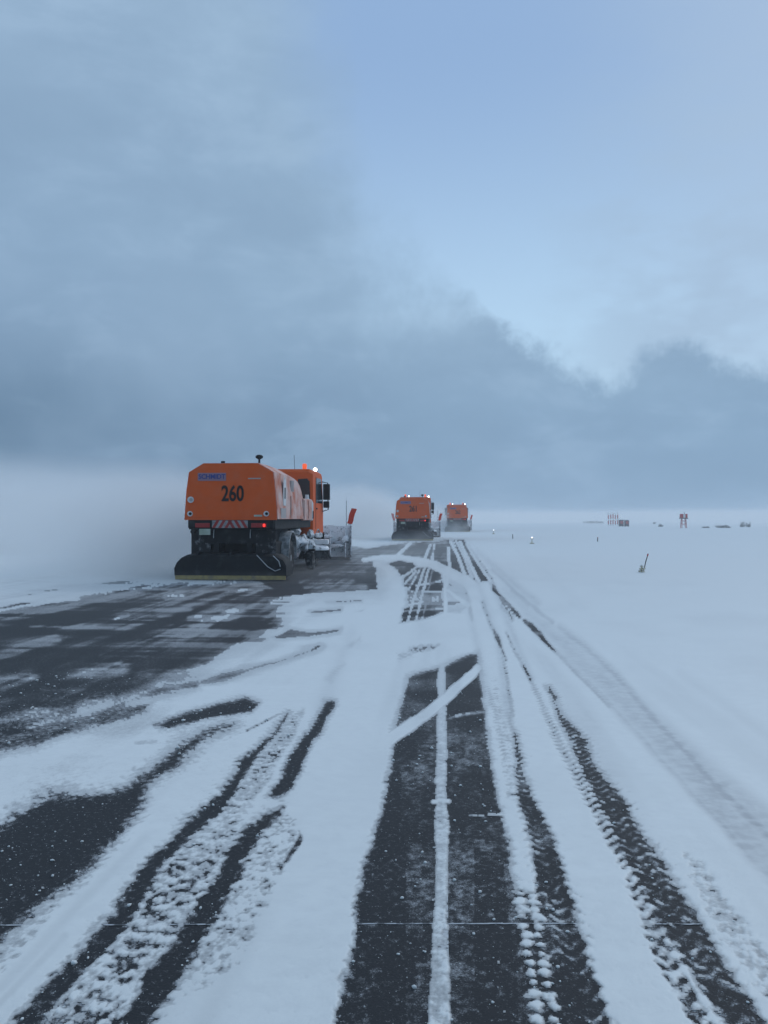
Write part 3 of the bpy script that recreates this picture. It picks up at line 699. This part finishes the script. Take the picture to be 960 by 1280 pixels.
# ------------------------------------------------------------------ sweeper truck
REAR = [(-1.27,1.71), (-1.22,2.50), (-1.15,3.02), (-.75,3.27), (.75,3.27), (1.15,3.02), (1.22,2.50), (1.27,1.71)]
def make_truck(number):
    T = empty('sweeper_truck')
    # swept body behind the cab
    secs = []
    for y, k, wd in ((.04,1,1), (1.2,1.0,1.0), (2.4,.99,1), (3.2,.965,1), (3.8,.915,.995), (4.3,.82,.99), (4.65,.68,.985), (4.9,.50,.98)):
        secs.append([(x*wd, y, 1.71+(z-1.71)*k) for x, z in REAR])
    body = MB().loft(secs).build('engine_body', M['orange_frost'], T, True, 24)
    for s in (-1, 1):
        MB().prism([(.95,2.10),(1.30,2.10),(1.34,2.45),(1.30,2.80),(1.12,2.92),(.98,2.75),(.93,2.45)], 'x', s*1.235, s*1.255).build('side_decal', M['white'], body)
        MB().prism([(1.08,2.30),(1.18,2.30),(1.20,2.62),(1.10,2.62)], 'x', s*1.253, s*1.266).build('decal_figure', M['black'], body)
        MB().box(*sorted((s*1.255, s*1.272)), .50, 1.25, 1.74, 2.02).build('side_reflector_panel', M['decal_grey'], body)
        for k in range(3):
            MB().box(*sorted((s*1.185, s*1.225)), 2.35+.16*k, 2.43+.16*k, 2.55, 2.88).build('air_slot', M['decal_grey'], body)
        MB().box(*sorted((s*1.26, s*1.278)), 2.0, 2.012, 1.74, 2.4).build('panel_seam', M['black'], body)
    cm = MB(); cm.lathe([(.028,0),(.028,.12),(.05,.13),(.10,.16),(.105,.21),(.06,.245),(.02,.25)], 'z', (.70,.35,3.27), 14)
    cm.build('roof_camera', M['black'], body, True)
    cm = MB(); cm.lathe([(.03,0),(.03,.08),(.06,.10),(.06,.16),(.02,.17)], 'z', (-.62,1.6,3.265), 12); cm.build('roof_vent', M['black'], body, True)
    # rear door with its lettering and marks
    door = MB().prism([(x*.985, 1.74+(z-1.71)*.972) for x, z in REAR], 'y', -.02, .045, .012).build('rear_door', M['orange'], T)
    MB().box(-1.25, 1.25, -.035, .02, 1.685, 1.745, .008).build('door_sill', M['orange'], door)
    MB().box(-.885, -.12, -.034, -.018, 2.775, 2.995).build('brand_plate', M['blue_plate'], door)
    text_mesh('brand_lettering', 'SCHMIDT', .185, M['blue_text'], door, (-.50,-.040,2.885), .92, .004)
    text_mesh('number_lettering', number, .60, M['black_text'], door, (.06,-.026,2.40), .68, .014)
    for i, (x, z, r) in enumerate(((-1.08,2.25,.088), (-1.10,1.86,.075), (.97,1.86,.075))):
        d = MB(); d.lathe([(r,-.036),(r,-.02)], 'y', (x,0,z), 20); d.build('round_sign', M['white'], door)
        d = MB(); d.lathe([(r*.55,-.042),(r*.55,-.035)], 'y', (x+.012,0,z), 16); d.build('sign_symbol', M['decal_grey'] if i == 0 else M['black'], door)
    MB().box(.48, .82, -.030, -.018, 2.82, 2.85).build('small_notice', M['decal_grey'], door)
    MB().box(.64, .86, -.030, -.018, 1.78, 1.83).build('small_notice', M['plate'], door)
    for x in (-1.12, 1.12):
        MB().tube([(x,-.03,2.95),(x,-.03,2.72)], .012, 6).build('door_hinge', M['orange'], door)
    # lockers and canister between body and cab
    for s in (-1, 1):
        lk = MB().box(*sorted((s*.70, s*1.265)), 4.30, 5.98, 1.66, 2.38, .03).build('side_locker', M['orange_frost'], T)
        MB().box(*sorted((s*1.262, s*1.275)), 4.34, 4.37, 1.72, 2.32).build('locker_seam', M['black'], lk)
        MB().box(*sorted((s*1.262, s*1.275)), 5.20, 5.215, 1.72, 2.32).build('locker_seam', M['black'], lk)
    cn = MB(); cn.lathe([(.10,1.62),(.20,1.66),(.215,1.8),(.215,2.25),(.17,2.36),(.07,2.41),(.06,2.55)], 'z', (1.07,6.14,0), 20)
    cn = cn.build('air_canister', M['white'], T, True)
    MB().box(1.26, 1.292, 6.08, 6.20, 1.72, 1.98).build('canister_tag', M['black'], cn)
    MB().tube([(-1.05,6.12,1.6),(-1.05,6.12,3.2)], .085, 12).build('exhaust_pipe', M['black'], T, True)
    # cab
    prof = [(6.32,1.15),(6.32,3.36),(6.42,3.46),(8.30,3.46),(8.52,3.36),(8.80,2.30),(8.84,1.15)]
    cabm = MB()
    secs = []
    for x, k in ((-1.24,.96),(-1.10,1.0),(1.10,1.0),(1.24,.96)):
        secs.append([(x, 7.55+(y-7.55)*k, (1.15 + (z-1.15)*(k if z > 2 else 1))) for y, z in prof])
    cab = cabm.loft(secs).build('cab', M['orange'], T, True, 20)
    for s in (-1, 1):
        MB().prism([(.70,2.16),(.74,3.10),(1.05,3.12),(1.13,3.02),(1.16,2.16)] if s > 0 else [(-.70,2.16),(-.74,3.10),(-1.05,3.12),(-1.13,3.02),(-1.16,2.16)], 'y', 6.29, 6.345).build('rear_window', M['glass'], cab)
        MB().prism([(7.05,2.28),(7.05,3.12),(7.12,3.18),(8.20,3.18),(8.50,2.40),(8.50,2.28)], 'x', s*1.225, s*1.252).build('side_window', M['glass'], cab)
        MB().box(*sorted((s*1.237, s*1.249)), 6.96, 6.975, 1.35, 3.22).build('door_seam', M['black'], cab)
        MB().box(*sorted((s*1.237, s*1.268)), 7.08, 7.26, 2.05, 2.10, .006).build('door_handle', M['black'], cab)
        mir = MB(); mir.tube([(s*1.20,8.45,3.10),(s*1.42,8.66,3.06),(s*1.44,8.68,2.05),(s*1.22,8.55,1.98)], .022, 8)
        mir.box(*sorted((s*1.26, s*1.50)), 8.58, 8.76, 2.42, 3.02, .03).box(*sorted((s*1.27, s*1.48)), 8.58, 8.74, 2.12, 2.37, .03)
        mir.build('mirror', M['black'], cab)
        MB().box(*sorted((s*1.04, s*1.30)), 6.75, 8.3, 1.02, 1.20, .03).build('cab_step', M['caked'], cab)
        bc = MB(); bc.lathe([(.085,3.44),(.085,3.49),(.075,3.5),(.08,3.66),(.06,3.70),(.01,3.71)], 'z', (s*.80,7.30,0), 16)
        bc = bc.build('roof_beacon', M['beacon'], cab, True)
        MB().lathe([(.11,3.43),(.11,3.475),(.09,3.48)], 'z', (s*.80,7.30,0), 16).build('beacon_base', M['black'], cab)
    MB().prism([(-1.08,2.34),(-.98,3.24),(.98,3.24),(1.08,2.34)], 'y', 8.74, 8.80).build('windscreen', M['glass'], cab)
    wl = MB(); wl.lathe([(.03,0),(.075,.02),(.085,.10),(.05,.15)], 'y', (1.06,8.05,3.53), 14); wl.build('lamp_housing', M['black'], cab, True)
    wl = MB(); wl.lathe([(.068,-.012),(.068,.018)], 'y', (1.06,8.05,3.53), 14); wl.build('work_lamp', M['lamp'], cab)
    wl = MB(); wl.lathe([(.045,-.012),(.045,.018)], 'y', (-.50,6.55,3.53), 12); wl.build('work_lamp', M['lamp'], cab)
    MB().box(-.56, -.44, 6.56, 6.64, 3.44, 3.585, .01).build('lamp_housing', M['black'], cab)
    MB().tube([(.35,7.9,3.45),(.36,7.7,4.05)], .008, 5).build('aerial', M['black'], cab)
    # chassis
    ch = MB(); ch.box(-.52, -.38, .25, 9.0, .78, 1.05, .01).box(.38, .52, .25, 9.0, .78, 1.05, .01)
    ch.box(-1.18, 1.18, .12, 6.2, 1.42, 1.70, .02).box(-.95, .95, .30, 4.9, 1.0, 1.45, .03).box(-1.05, 1.05, .9, 2.9, .50, 1.05, .04)
    ch = ch.build('chassis', M['black'], T)
    for s in (-1, 1):
        MB().box(*sorted((s*.62, s*1.16)), .30, .335, .45, 1.66, .01).build('mudflap', M['rubber'], ch)
        MB().tube([(s*.5,.20,1.46),(s*.5,.14,1.30),(s*.5,.14,1.18)], .012, 6).build('hose', M['steel'], ch)
    # wheels and guards
    for y in (2.35, 7.45):
        for s in (-1, 1):
            tm = MB(); c = (s*1.04, y, .53)
            tm.lathe([(.30,-.17),(.40,-.185),(.50,-.18),(.53,-.15),(.535,0),(.53,.15),(.50,.18),(.40,.185),(.30,.17)], 'x', c, 28)
            for k in range(26):                                    # tread lugs
                a = 2*math.pi*k/26
                for q in (-1, 1):
                    r0 = Matrix.Rotation(a, 3, 'X')
                    p = Vector((q*.085, 0, .542)); p = r0 @ p
                    tm.box(c[0]+p.x-.07, c[0]+p.x+.07, c[1]+p.y-.035, c[1]+p.y+.035, c[2]+p.z-.016, c[2]+p.z+.016, rot=r0)
            wh = tm.build('wheel', M['rubber'], T, True, 30)
            rm = MB(); rm.lathe([(.29,.10),(.295,.165),(.24,.15),(.20,.06),(.12,.06),(.10,.17),(.02,.18)] if s > 0 else [(.29,-.10),(.295,-.165),(.24,-.15),(.20,-.06),(.12,-.06),(.10,-.17),(.02,-.18)], 'x', c, 20)
            rm.build('rim', M['grey_guard'], wh, True)
            gd = MB(); pts = []
            for k in range(13):
                a = math.pi*(1.06 - 1.12*k/12); pts.append((y+.70*math.cos(a), .53+.70*math.sin(a)+.12))
            outer = pts; inner = [(p[0]*1+ (y-p[0])*.07, p[1]-.04) for p in pts]
            gd.prism(outer+inner[::-1], 'x', *sorted((s*.82, s*1.27)))
            gd.build('mudguard', M['grey_guard'], T, True, 30)
    # rear light bar
    bar = MB().box(-1.16, 1.16, .0, .12, 1.47, 1.69, .012).build('light_bar', M['black'], T)
    for x0, x1 in ((-.96, -.56), (.56, .98)):
        MB().box(x0, x1, -.03, .0, 1.475, 1.60, .01).build('tail_lamp', M['tail_off'], bar)
    MB().box(.885, .94, -.042, -.028, 1.50, 1.575, .008).build('lit_tail_lamp', M['tail_on'], bar)
    MB().box(.64, .72, -.042, -.028, 1.495, 1.575, .008).build('lit_tail_lamp', M['tail_on'], bar).data.materials[0] = M['tail_off']
    wb = MB().box(-.50, .47, -.020, -.002, 1.465, 1.675).build('warning_board', M['board_white'], bar)
    wb.parent = T; wb.name = 'warning_board'
    for k in range(6):
        s = -1 if k < 3 else 1; q = (k % 3)
        a = s*(.06+.17*q) - .015
        lo = [(a, 1.467), (a+s*.085, 1.467), (a-s*.12+s*.085, 1.673), (a-s*.12, 1.673)]
        lo = [(max(-.50, min(.47, x)), z) for x, z in lo]
        MB().prism(lo, 'y', -.026, -.019).build('red_stripe', M['red'], wb)
    MB().box(-.85, -.55, -.01, .012, 1.27, 1.44, .006).build('number_plate', M['plate'], bar)
    MB().tube([(-1.02,.05,1.36),(-1.02,-.03,1.36)], .07, 12).build('side_lamp', M['black'], bar)
    # rear broom: hood with rounded ends, bristles, yellow edge
    bh = MB(); prof = []
    hp = [(-1.52,.14),(-1.53,.36),(-1.47,.52),(-1.36,.64),(-1.20,.72),(-1.0,.745),(1.0,.745),(1.25,.72),(1.42,.62),(1.50,.46),(1.51,.14)]
    secs = []
    for y, k in ((-.02,.90),(.06,.985),(.18,1.0),(.78,1.0),(.95,.9)):
        secs.append([(x, y, .14+(z-.14)*k) for x, z in hp])
    hood = bh.loft(secs).build('broom_hood', M['black'], T, True, 30)
    MB().box(-1.50, 1.49, -.045, .02, .030, .145, .008).build('edge_strip', M['yellow'], hood)
    rl = MB(); n = 30
    rl.lathe([(.05,-1.44),(.30,-1.43)] + [((.33 if k % 2 else .305), -1.40+2.8*k/n) for k in range(n+1)] + [(.30,1.43),(.05,1.44)], 'x', (0,.45,.335), 30)
    rl.build('broom_roll', M['bristle'], T, True, 60)
    MB().tube([(.72,-.06,.72),(1.02,-.09,.40),(1.22,-.08,.28),(1.36,-.07,.33)], .014, 6).tube([(1.16,-.05,.70),(1.32,-.08,.55),(1.36,-.08,.40)], .014, 6).build('broom_bracket', M['steel'], hood)
    for x in (-.9, 0, .9): MB().box(x-.03, x+.03, -.03, .8, .72, .79, .008).build('hood_rib', M['black'], hood)
    for s in (-1, 1): MB().tube([(s*.45,.4,.75),(s*.40,.55,1.1)], .06, 10).build('broom_arm', M['black'], T)
    # side brush and caked gear under the flank
    for s in (1,):
        hb = MB(); hb.lathe([(.02,.78),(.20,.80),(.44,.74),(.50,.66),(.50,.60),(.2,.58),(.02,.58)], 'z', (s*1.22,6.9,0), 22)
        hb.box(*sorted((s*.95, s*1.70)), 6.75, 7.05, .80, .98, .05)
        sb = hb.build('side_brush', M['caked_heavy'], T, True, 35)
        bs = MB()
        rr = random.Random(5)
        for k in range(72):
            a = 2*math.pi*k/72; r0, r1 = .40+rr.uniform(-.05, .05), .50+rr.uniform(-.02, .06)
            c_, s_ = math.cos(a), math.sin(a)
            bs.tube([(s*1.22+r0*c_, 6.9+r0*s_, .62), (s*1.22+r1*c_, 6.9+r1*s_, .30+rr.uniform(-.02, .03))], [.035,.02], 5)
        bs.build('bristle_skirt', M['bristle'], sb)
    for i, (x, y, z, r) in enumerate(((1.18,3.6,.98,(.22,.50,.20)), (1.20,4.5,.88,(.20,.55,.24)), (1.24,5.4,.78,(.22,.50,.22)), (1.14,6.1,.92,(.2,.35,.22)), (1.25,5.8,1.15,(.12,.4,.16)), (1.05,4.0,1.3,(.16,.5,.12)))):
        MB().lump((x, y, z), r, 3, i+3, .30).build('caked_snow', M['caked'], T, True, 80)
    MB().box(.80, 1.16, 3.25, 5.2, .62, 1.15, .06).box(.82, 1.20, 5.3, 6.3, .62, 1.10, .05).build('fuel_tank', M['caked'], T)
    MB().box(-1.16, -.80, 3.25, 5.2, .62, 1.15, .06).build('tool_box', M['caked'], T)
    cs = MB(); cs.lathe([(.10,-.10),(.28,-.10),(.30,-.06),(.30,.06),(.28,.10),(.10,.10)], 'x', (1.36,5.1,.30), 20)
    cs = cs.build('caster_wheel', M['rubber'], T, True, 30)
    MB().box(1.20, 1.25, 4.98, 5.22, .28, .85, .01).box(1.20, 1.50, 5.0, 5.2, .62, .70, .01).build('caster_fork', M['black'], cs)
    # plough in front, right end leading
    PL = empty('snow_plough', (0, 11.15, 0)); PL.parent = T; PL.rotation_euler = (0, 0, R(9))
    mb = MB(); secs = []
    for x in np.linspace(-1.95, 1.95, 22):
        h = 1.36 + .03*math.sin(x*7) + .025*math.sin(x*17+1) + (.08*(x+1.95)/3.9)
        pr = []
        for k in range(9):
            a = k/8; pr.append((x, -.10 - .32*math.sin(a*2.6)*.35 + .05*a*a + .03*math.sin(x*5+a*4), .10 + (h-.10)*a))
        back = [(p[0], p[1]-.035, p[2]) for p in pr]
        secs.append(pr + back[::-1])
    mb.loft(secs).build('plough_blade', M['caked_heavy'], PL, True, 50)
    for x in np.linspace(-1.75, 1.75, 7):
        pr = [(-.60,.16),(-.36,.16),(-.40,.7),(-.20,1.25),(-.30,1.28),(-.50,.8)]
        MB().prism(pr, 'x', x-.02, x+.02).build('blade_rib', M['caked_heavy'], PL)
    MB().box(-1.9, 1.9, -.50, -.38, .70, .80, .02).build('cross_beam', M['caked'], PL)
    MB().box(-1.97, 1.97, -.22, -.06, .02, .16, .01).build('cutting_edge', M['black'], PL)
    MB().box(1.93, 1.99, -.48, .18, .05, 1.42, .02).build('end_plate', M['caked'], PL)
    MB().box(-1.99, -1.93, -.48, .18, .05, 1.30, .02).build('end_plate', M['caked'], PL)
    for x in (-.5, .5): MB().tube([(x,-2.3,.75),(x*.9,-.45,.72)], .07, 8).build('lift_arm', M['caked'], PL)
    MB().box(-.9, .9, -2.45, -2.2, .5, 1.2, .03).build('mount_plate', M['black'], PL)
    for i, (x, r) in enumerate(((1.45,(.30,.07,.10)), (.95,(.34,.07,.08)), (1.72,(.16,.08,.16)), (.2,(.5,.09,.10)))):
        MB().lump((x, -.44, (.62, .98, .85, .8)[i]), r, 2, 30+i, .35).build('caked_snow', M['caked_heavy'], PL, True, 80)
    for s in (-1, 1):
        mk = MB(); mk.tube([(s*1.90,.0,1.30),(s*2.02,-.02,2.12)], .016, 6)
        mk.box(s*1.94-.055, s*1.94+.055, -.03, .0, 1.30, 1.56, rot=Matrix.Rotation(s*R(8), 3, 'Y'))
        mk = mk.build('marker_staff', M['white'], PL)
        fl = MB(); secs = []
        for k in range(7):
            z = 1.52+.62*k/6; x = s*(1.93+.16*k/6); wv = .03*math.sin(k*1.4)
            secs.append([(x-.10+wv*.5, -.05+wv, z), (x+.10+wv*.3+.02*k/6, -.04-wv, z-.03), (x+.10+wv*.3, -.025-wv, z-.03), (x-.10+wv*.5, -.03+wv, z)])
        fl.loft(secs).build('marker_flag', M['redorange'], PL, True, 60)
    MB().tube([(1.80,-.1,1.35),(1.80,-.1,2.45)], .010, 5).build('marker_rod', M['black'], PL)
    return T
def place(t, loc, rz, label):
    t.location = loc; t.rotation_euler = (0, 0, rz); t.scale = (1.04, 1, 1)
    tag(t, label, 'sweeper truck', 'orange sweeper trucks clearing the runway in echelon')
def renumber(t, number):
    for d in t.children:
        if d.name.startswith('rear_door'):
            for c in d.children:
                if c.name.startswith('number_lettering'): bpy.data.objects.remove(c)
            text_mesh('number_lettering', number, .60, M['black_text'], d, (.06,-.026,2.40), .68, .014)
t1 = make_truck('260')
t2 = copy_tree(t1); t3 = copy_tree(t1)
renumber(t2, '261'); renumber(t3, '262')
place(t1, (-5.93, 23.4, 0), R(-.3), 'large orange sweeper truck numbered 260, nearest on the left of the runway')
place(t2, (-2.42, 64.5, 0), R(.3), 'orange sweeper truck in the middle of the three, ahead on the runway')
place(t3, (1.55, 106, 0), 0, 'farthest and smallest orange sweeper truck, half veiled by blowing snow')

# ------------------------------------------------------------------ runway edge lights, stakes and what stands out on the field
def edge_light(px, py, label, lit, k=1.0):
    p = at(px, py, .09)
    r = empty('edge_light', p)
    s = MB(); s.lathe([(.16,-.04),(.15,.02),(.06,.04),(.03,.05)], 'z', n=16); s.build('base_plate', M['yellow_paint'], r, True)
    s = MB(); s.lathe([(.028,.04),(.028,.26),(.05,.27)], 'z', n=10); s.build('stem', M['yellow_paint'], r, True)
    h = MB(); h.lathe([(.05,.26),(.095,.28),(.10,.32),(.075,.33)], 'z', n=16); h = h.build('lamp_head', M['yellow_paint'], r, True)
    g = MB(); g.lathe([(.05,.325),(.055,.35),(.045,.39),(.02,.41),(.004,.415)], 'z', n=16); g.build('lens', M['runwaylamp'] if lit else M['white'], h, True)
    tag(r, label, 'edge light', 'runway edge lights on the right'); return r
edge_light(617, 667, 'lit white runway edge light, the farther of the two glowing points', True)
edge_light(665, 679, 'lit white runway edge light, the nearer of the two glowing points', True)
near_l = edge_light(802, 714, 'yellowish snow-caked runway edge light at the foot of the leaning stake', False)
s = MB()
for i in range(5): s.lump((random.uniform(-.12,.12), random.uniform(-.1,.1), random.uniform(.02,.2)), (.09,.08,.06), 2, 60+i, .3)
s.build('snow_clump', M['yellow_paint'], near_l, True, 80)
near_l.scale = (.62, .62, .5)
def stake(px, py, h, lean, label, band=True, wdt=.022):
    p = at(px, py, .08); r = empty('marker_stake', p)
    s = MB(); s.tube([(0,0,-.08),(lean*.5,0.01,h*.5),(lean,0.02,h)], [wdt,wdt,wdt*.9], 8); s.build('pole', M['wood'], r, True)
    if band:
        s = MB(); s.tube([(lean*.86,.017,h*.86),(lean*.985,.0197,h*.985)], wdt*1.35, 8); s.build('reflector_band', M['mast_red'], r)
    tag(r, label, 'stake', 'marker stakes along the snow field'); return r
stake(804, 713, .53, .16, 'thin dark stake leaning right over the snow-caked edge light', True, .016)
stake(747, 678, .34, .01, 'short upright stake standing alone in the snow field', True, .03)
stake(641, 673, .34, -.01, 'faint short stake between the two glowing edge lights', False, .03)

def post_row():
    for i in range(5):
        p = at(760.5+2.9*i, 657.2, .1)
        r = empty('striped_post', p)
        pl = None
        h = 2.55 + .12*((i*7) % 3)
        for k in range(5):
            s = MB(); z0 = h*(0, .12, .42, .54, .84)[k]; z1 = h*(.12, .42, .54, .84, 1)[k]
            s.box(-.11, .11, -.05, .05, z0, z1-.002)
            s.build('band', M['mast_red'] if k % 2 == 1 else M['mast_white'], r)
        MB().box(-.16, .16, -.2, .2, -.3, .0).build('footing', M['shelter'], r)
        tag(r, ['leftmost', 'second from left', 'middle', 'fourth from left', 'rightmost'][i] + ' red and white post in the distant striped row', 'post', 'distant red and white posts')
post_row()
def cabinet(px, py, wd, h, label):
    r = empty('equipment_cabinet', at(px, py, .08))
    MB().box(-wd/2, wd/2, -.5, .5, .15, h, .04).build('housing', M['shelter'], r)
    MB().box(-wd/2-.08, wd/2+.08, -.58, .58, h, h+.10, .02).build('roof', M['mast_white'], r)
    MB().box(-wd*.32, wd*.32, -.53, -.50, h*.45, h*.85).build('red_panel', M['mast_red'], r)
    for x in (-.4, .4): MB().box(x*wd-.06, x*wd+.06, -.45, .45, -.2, .15).build('leg', M['shelter'], r)
    tag(r, label, 'cabinet', 'dark cabinets by the striped posts')
cabinet(776.5, 658.6, .72, 1.25, 'left of two dark equipment cabinets beside the striped posts')
cabinet(783.3, 658.6, .68, 1.20, 'right of two dark equipment cabinets beside the striped posts')
def tower():
    r = empty('lattice_mast', at(854.5, 660.5, .08))
    for x in (-.38, .38):
        for y in (-.38, .38):
            MB().tube([(x,y,-.2),(x*.75,y*.75,1.55)], .05, 6).build('leg', M['mast_red'], r)
    for z in (.5, 1.0):
        s = MB(); q = .36-.1*z/1.5
        for a, b in (((-q,-q),(q,-q)), ((q,-q),(q,q)), ((q,q),(-q,q)), ((-q,q),(-q,-q))): s.tube([(a[0],a[1],z),(b[0],b[1],z+.45)], .025, 5)
        s.build('cross_brace', M['mast_red'], r)
    MB().box(-.58, .58, -.5, .5, 1.5, 1.62, .02).build('platform', M['shelter'], r)
    hd = MB().box(-.50, .50, -.42, .42, 1.62, 2.25, .04).build('lamp_box', M['mast_red'], r)
    MB().box(-.16, .16, -.44, .44, 1.66, 2.21).build('white_panel', M['mast_white'], hd)
    MB().tube([(.1,0,2.25),(.1,0,2.6)], .03, 6).build('rod', M['shelter'], r)
    tag(r, 'small red lattice mast with a boxy head far out on the snow', 'mast')
tower()
def shrub(px, py, wd, h, seed, label):
    rr = random.Random(seed); r = empty('shrub', at(px, py, .05))
    st = MB(); tw = MB()
    for i in range(int(16*max(1, wd/1.5))):
        bx = rr.uniform(-.42, .42)*wd; lean = rr.uniform(-.35, .35); hh = h*rr.uniform(.45, 1)*(1-.6*abs(bx/wd)**1.2)
        by = rr.uniform(-.4, .4); p0 = Vector((bx, by, -.1)); p1 = Vector((bx+lean*.5, by, hh*.6)); p2 = Vector((bx+lean, by+rr.uniform(-.2,.2), hh))
        st.tube([p0, p1, p2], [.03,.02,.008], 5)
        for k in range(14):
            q = p0.lerp(p2, rr.uniform(.3, 1)); d = Vector((rr.uniform(-1,1), rr.uniform(-1,1), rr.uniform(-.1,1))).normalized()*rr.uniform(.10,.30)
            tw.tube([q, q+d], [.012,.004], 3, False)
            for m_ in range(2):
                c_ = q+d*rr.uniform(.5, 1); u = Vector((rr.uniform(-1,1), rr.uniform(-1,1), rr.uniform(-1,1))).normalized()*.06; v = u.orthogonal().normalized()*.035
                tw.bm.faces.new([tw.bm.verts.new(c_+u), tw.bm.verts.new(c_+v), tw.bm.verts.new(c_-u), tw.bm.verts.new(c_-v)])
    st.build('stems', M['twig'], r); tw.build('twigs', M['twig'], r)
    tag(r, label, 'shrub', 'dark shrubs on the far snow field')
shrub(930.5, 659.5, 2.0, 1.05, 1, 'largest dark bare shrub, far right on the snow horizon')
shrub(904, 660.5, 2.1, .55, 2, 'low wide dark shrub left of the largest far shrub')
shrub(882, 660.5, 1.3, .22, 3, 'flat dark tuft of scrub just right of the red mast')
shrub(826, 659, .5, .55, 4, 'tiny dark tuft between cabinets and mast, the nearer one')
shrub(817.5, 655.5, .7, .70, 5, 'tiny dark tuft between cabinets and mast, the farther one')
shrub(742, 654.5, 6.5, .85, 6, 'faint wide thicket in haze left of the striped posts')

# ------------------------------------------------------------------ air: even haze, and snow dust thrown up by the brooms
def volume_mat(name, color, dens, hetero=None, aniso=.15):
    m = bpy.data.materials.new(name); m.use_nodes = True; t = m.node_tree; t.nodes.clear()
    v = N(t, 'ShaderNodeVolumePrincipled', inp={'Color': color + (1,), 'Density': dens, 'Anisotropy': aniso})
    out = N(t, 'ShaderNodeOutputMaterial'); t.links.new(v.outputs[0], out.inputs['Volume'])
    if hetero:
        tcn = N(t, 'ShaderNodeTexCoord'); ob = tcn.outputs['Object']
        ln = N(t, 'ShaderNodeVectorMath', operation='LENGTH'); t.links.new(ob, ln.inputs[0])
        fall = mrange(t, ln.outputs['Value'], .25, .97, 1, 0)
        mp = N(t, 'ShaderNodeMapping'); mp.inputs['Scale'].default_value = hetero; t.links.new(ob, mp.inputs[0])
        nz = mrange(t, noise(t, mp.outputs[0], 1.0, 4, .6, .4), .34, .66, .12, 1.25)
        t.links.new(mth(t, 'MULTIPLY', mth(t, 'MULTIPLY', fall, nz), dens), v.inputs['Density'])
    return m
hzm = volume_mat('cold_haze', (.93, .96, 1.0), .0013)
h = MB().box(-1900, 1900, -350, 1900, -1.2, 6.5).build('haze', hzm); tag(h, 'thin cold haze of drifting snow over the whole airfield', 'haze', kind='stuff')
def plume(loc, size, rot, dens, het, label):
    s = MB(); bmesh.ops.create_icosphere(s.bm, subdivisions=3, radius=1)
    o = s.build('snow_dust', volume_mat('snow_dust_'+str(dens), (.925, .945, .96), dens, het), None, True, 180)
    o.location = loc; o.scale = size; o.rotation_euler = rot
    tag(o, label, 'snow dust', kind='stuff'); return o
plume((-25, 44, 1.0), (19, 27, 4.6), (0, R(-2), R(-12)), .22, (2.2, 2.4, 1.5), 'broad white cloud of snow dust blown out left of the nearest sweeper truck')
plume((-10.4, 30, .9), (4.6, 12, 3.4), (0, 0, R(4)), .50, (1.5, 2.2, 1.4), 'thick puff of snow dust along the left side of the nearest sweeper truck')
plume((-8.6, 78, 1.2), (6.6, 22, 4.6), (0, 0, R(-8)), .34, (1.8, 3.0, 1.6), 'white snow dust hanging left of the middle sweeper truck')
plume((-1.5, 107, 1.2), (3.0, 12, 3.2), (0, 0, R(-3)), .22, (1.5, 2.5, 1.4), 'snow dust veiling the left side of the farthest sweeper truck')
plume((60, 330, 1.0), (330, 235, 4.4), (0, 0, 0), .030, (5, 4, 1.6), 'low bank of drifting snow far out over the airfield')
plume((-9, 42, .05), (17, 33, .45), (0, 0, 0), .075, (3.5, 10, 1.0), 'ankle-high veil of snow drifting across the swept runway')
plume((-2.2, 63.5, .2), (3.6, 4, .9), (0, 0, 0), .12, (1.6, 1.8, 1.2), 'low swirl of snow dust around the broom of the middle sweeper truck')
plume((.9, 105, .3), (3.4, 6, 1.7), (0, 0, 0), .16, (1.6, 1.8, 1.2), 'low swirl of snow dust around the broom of the farthest sweeper truck')
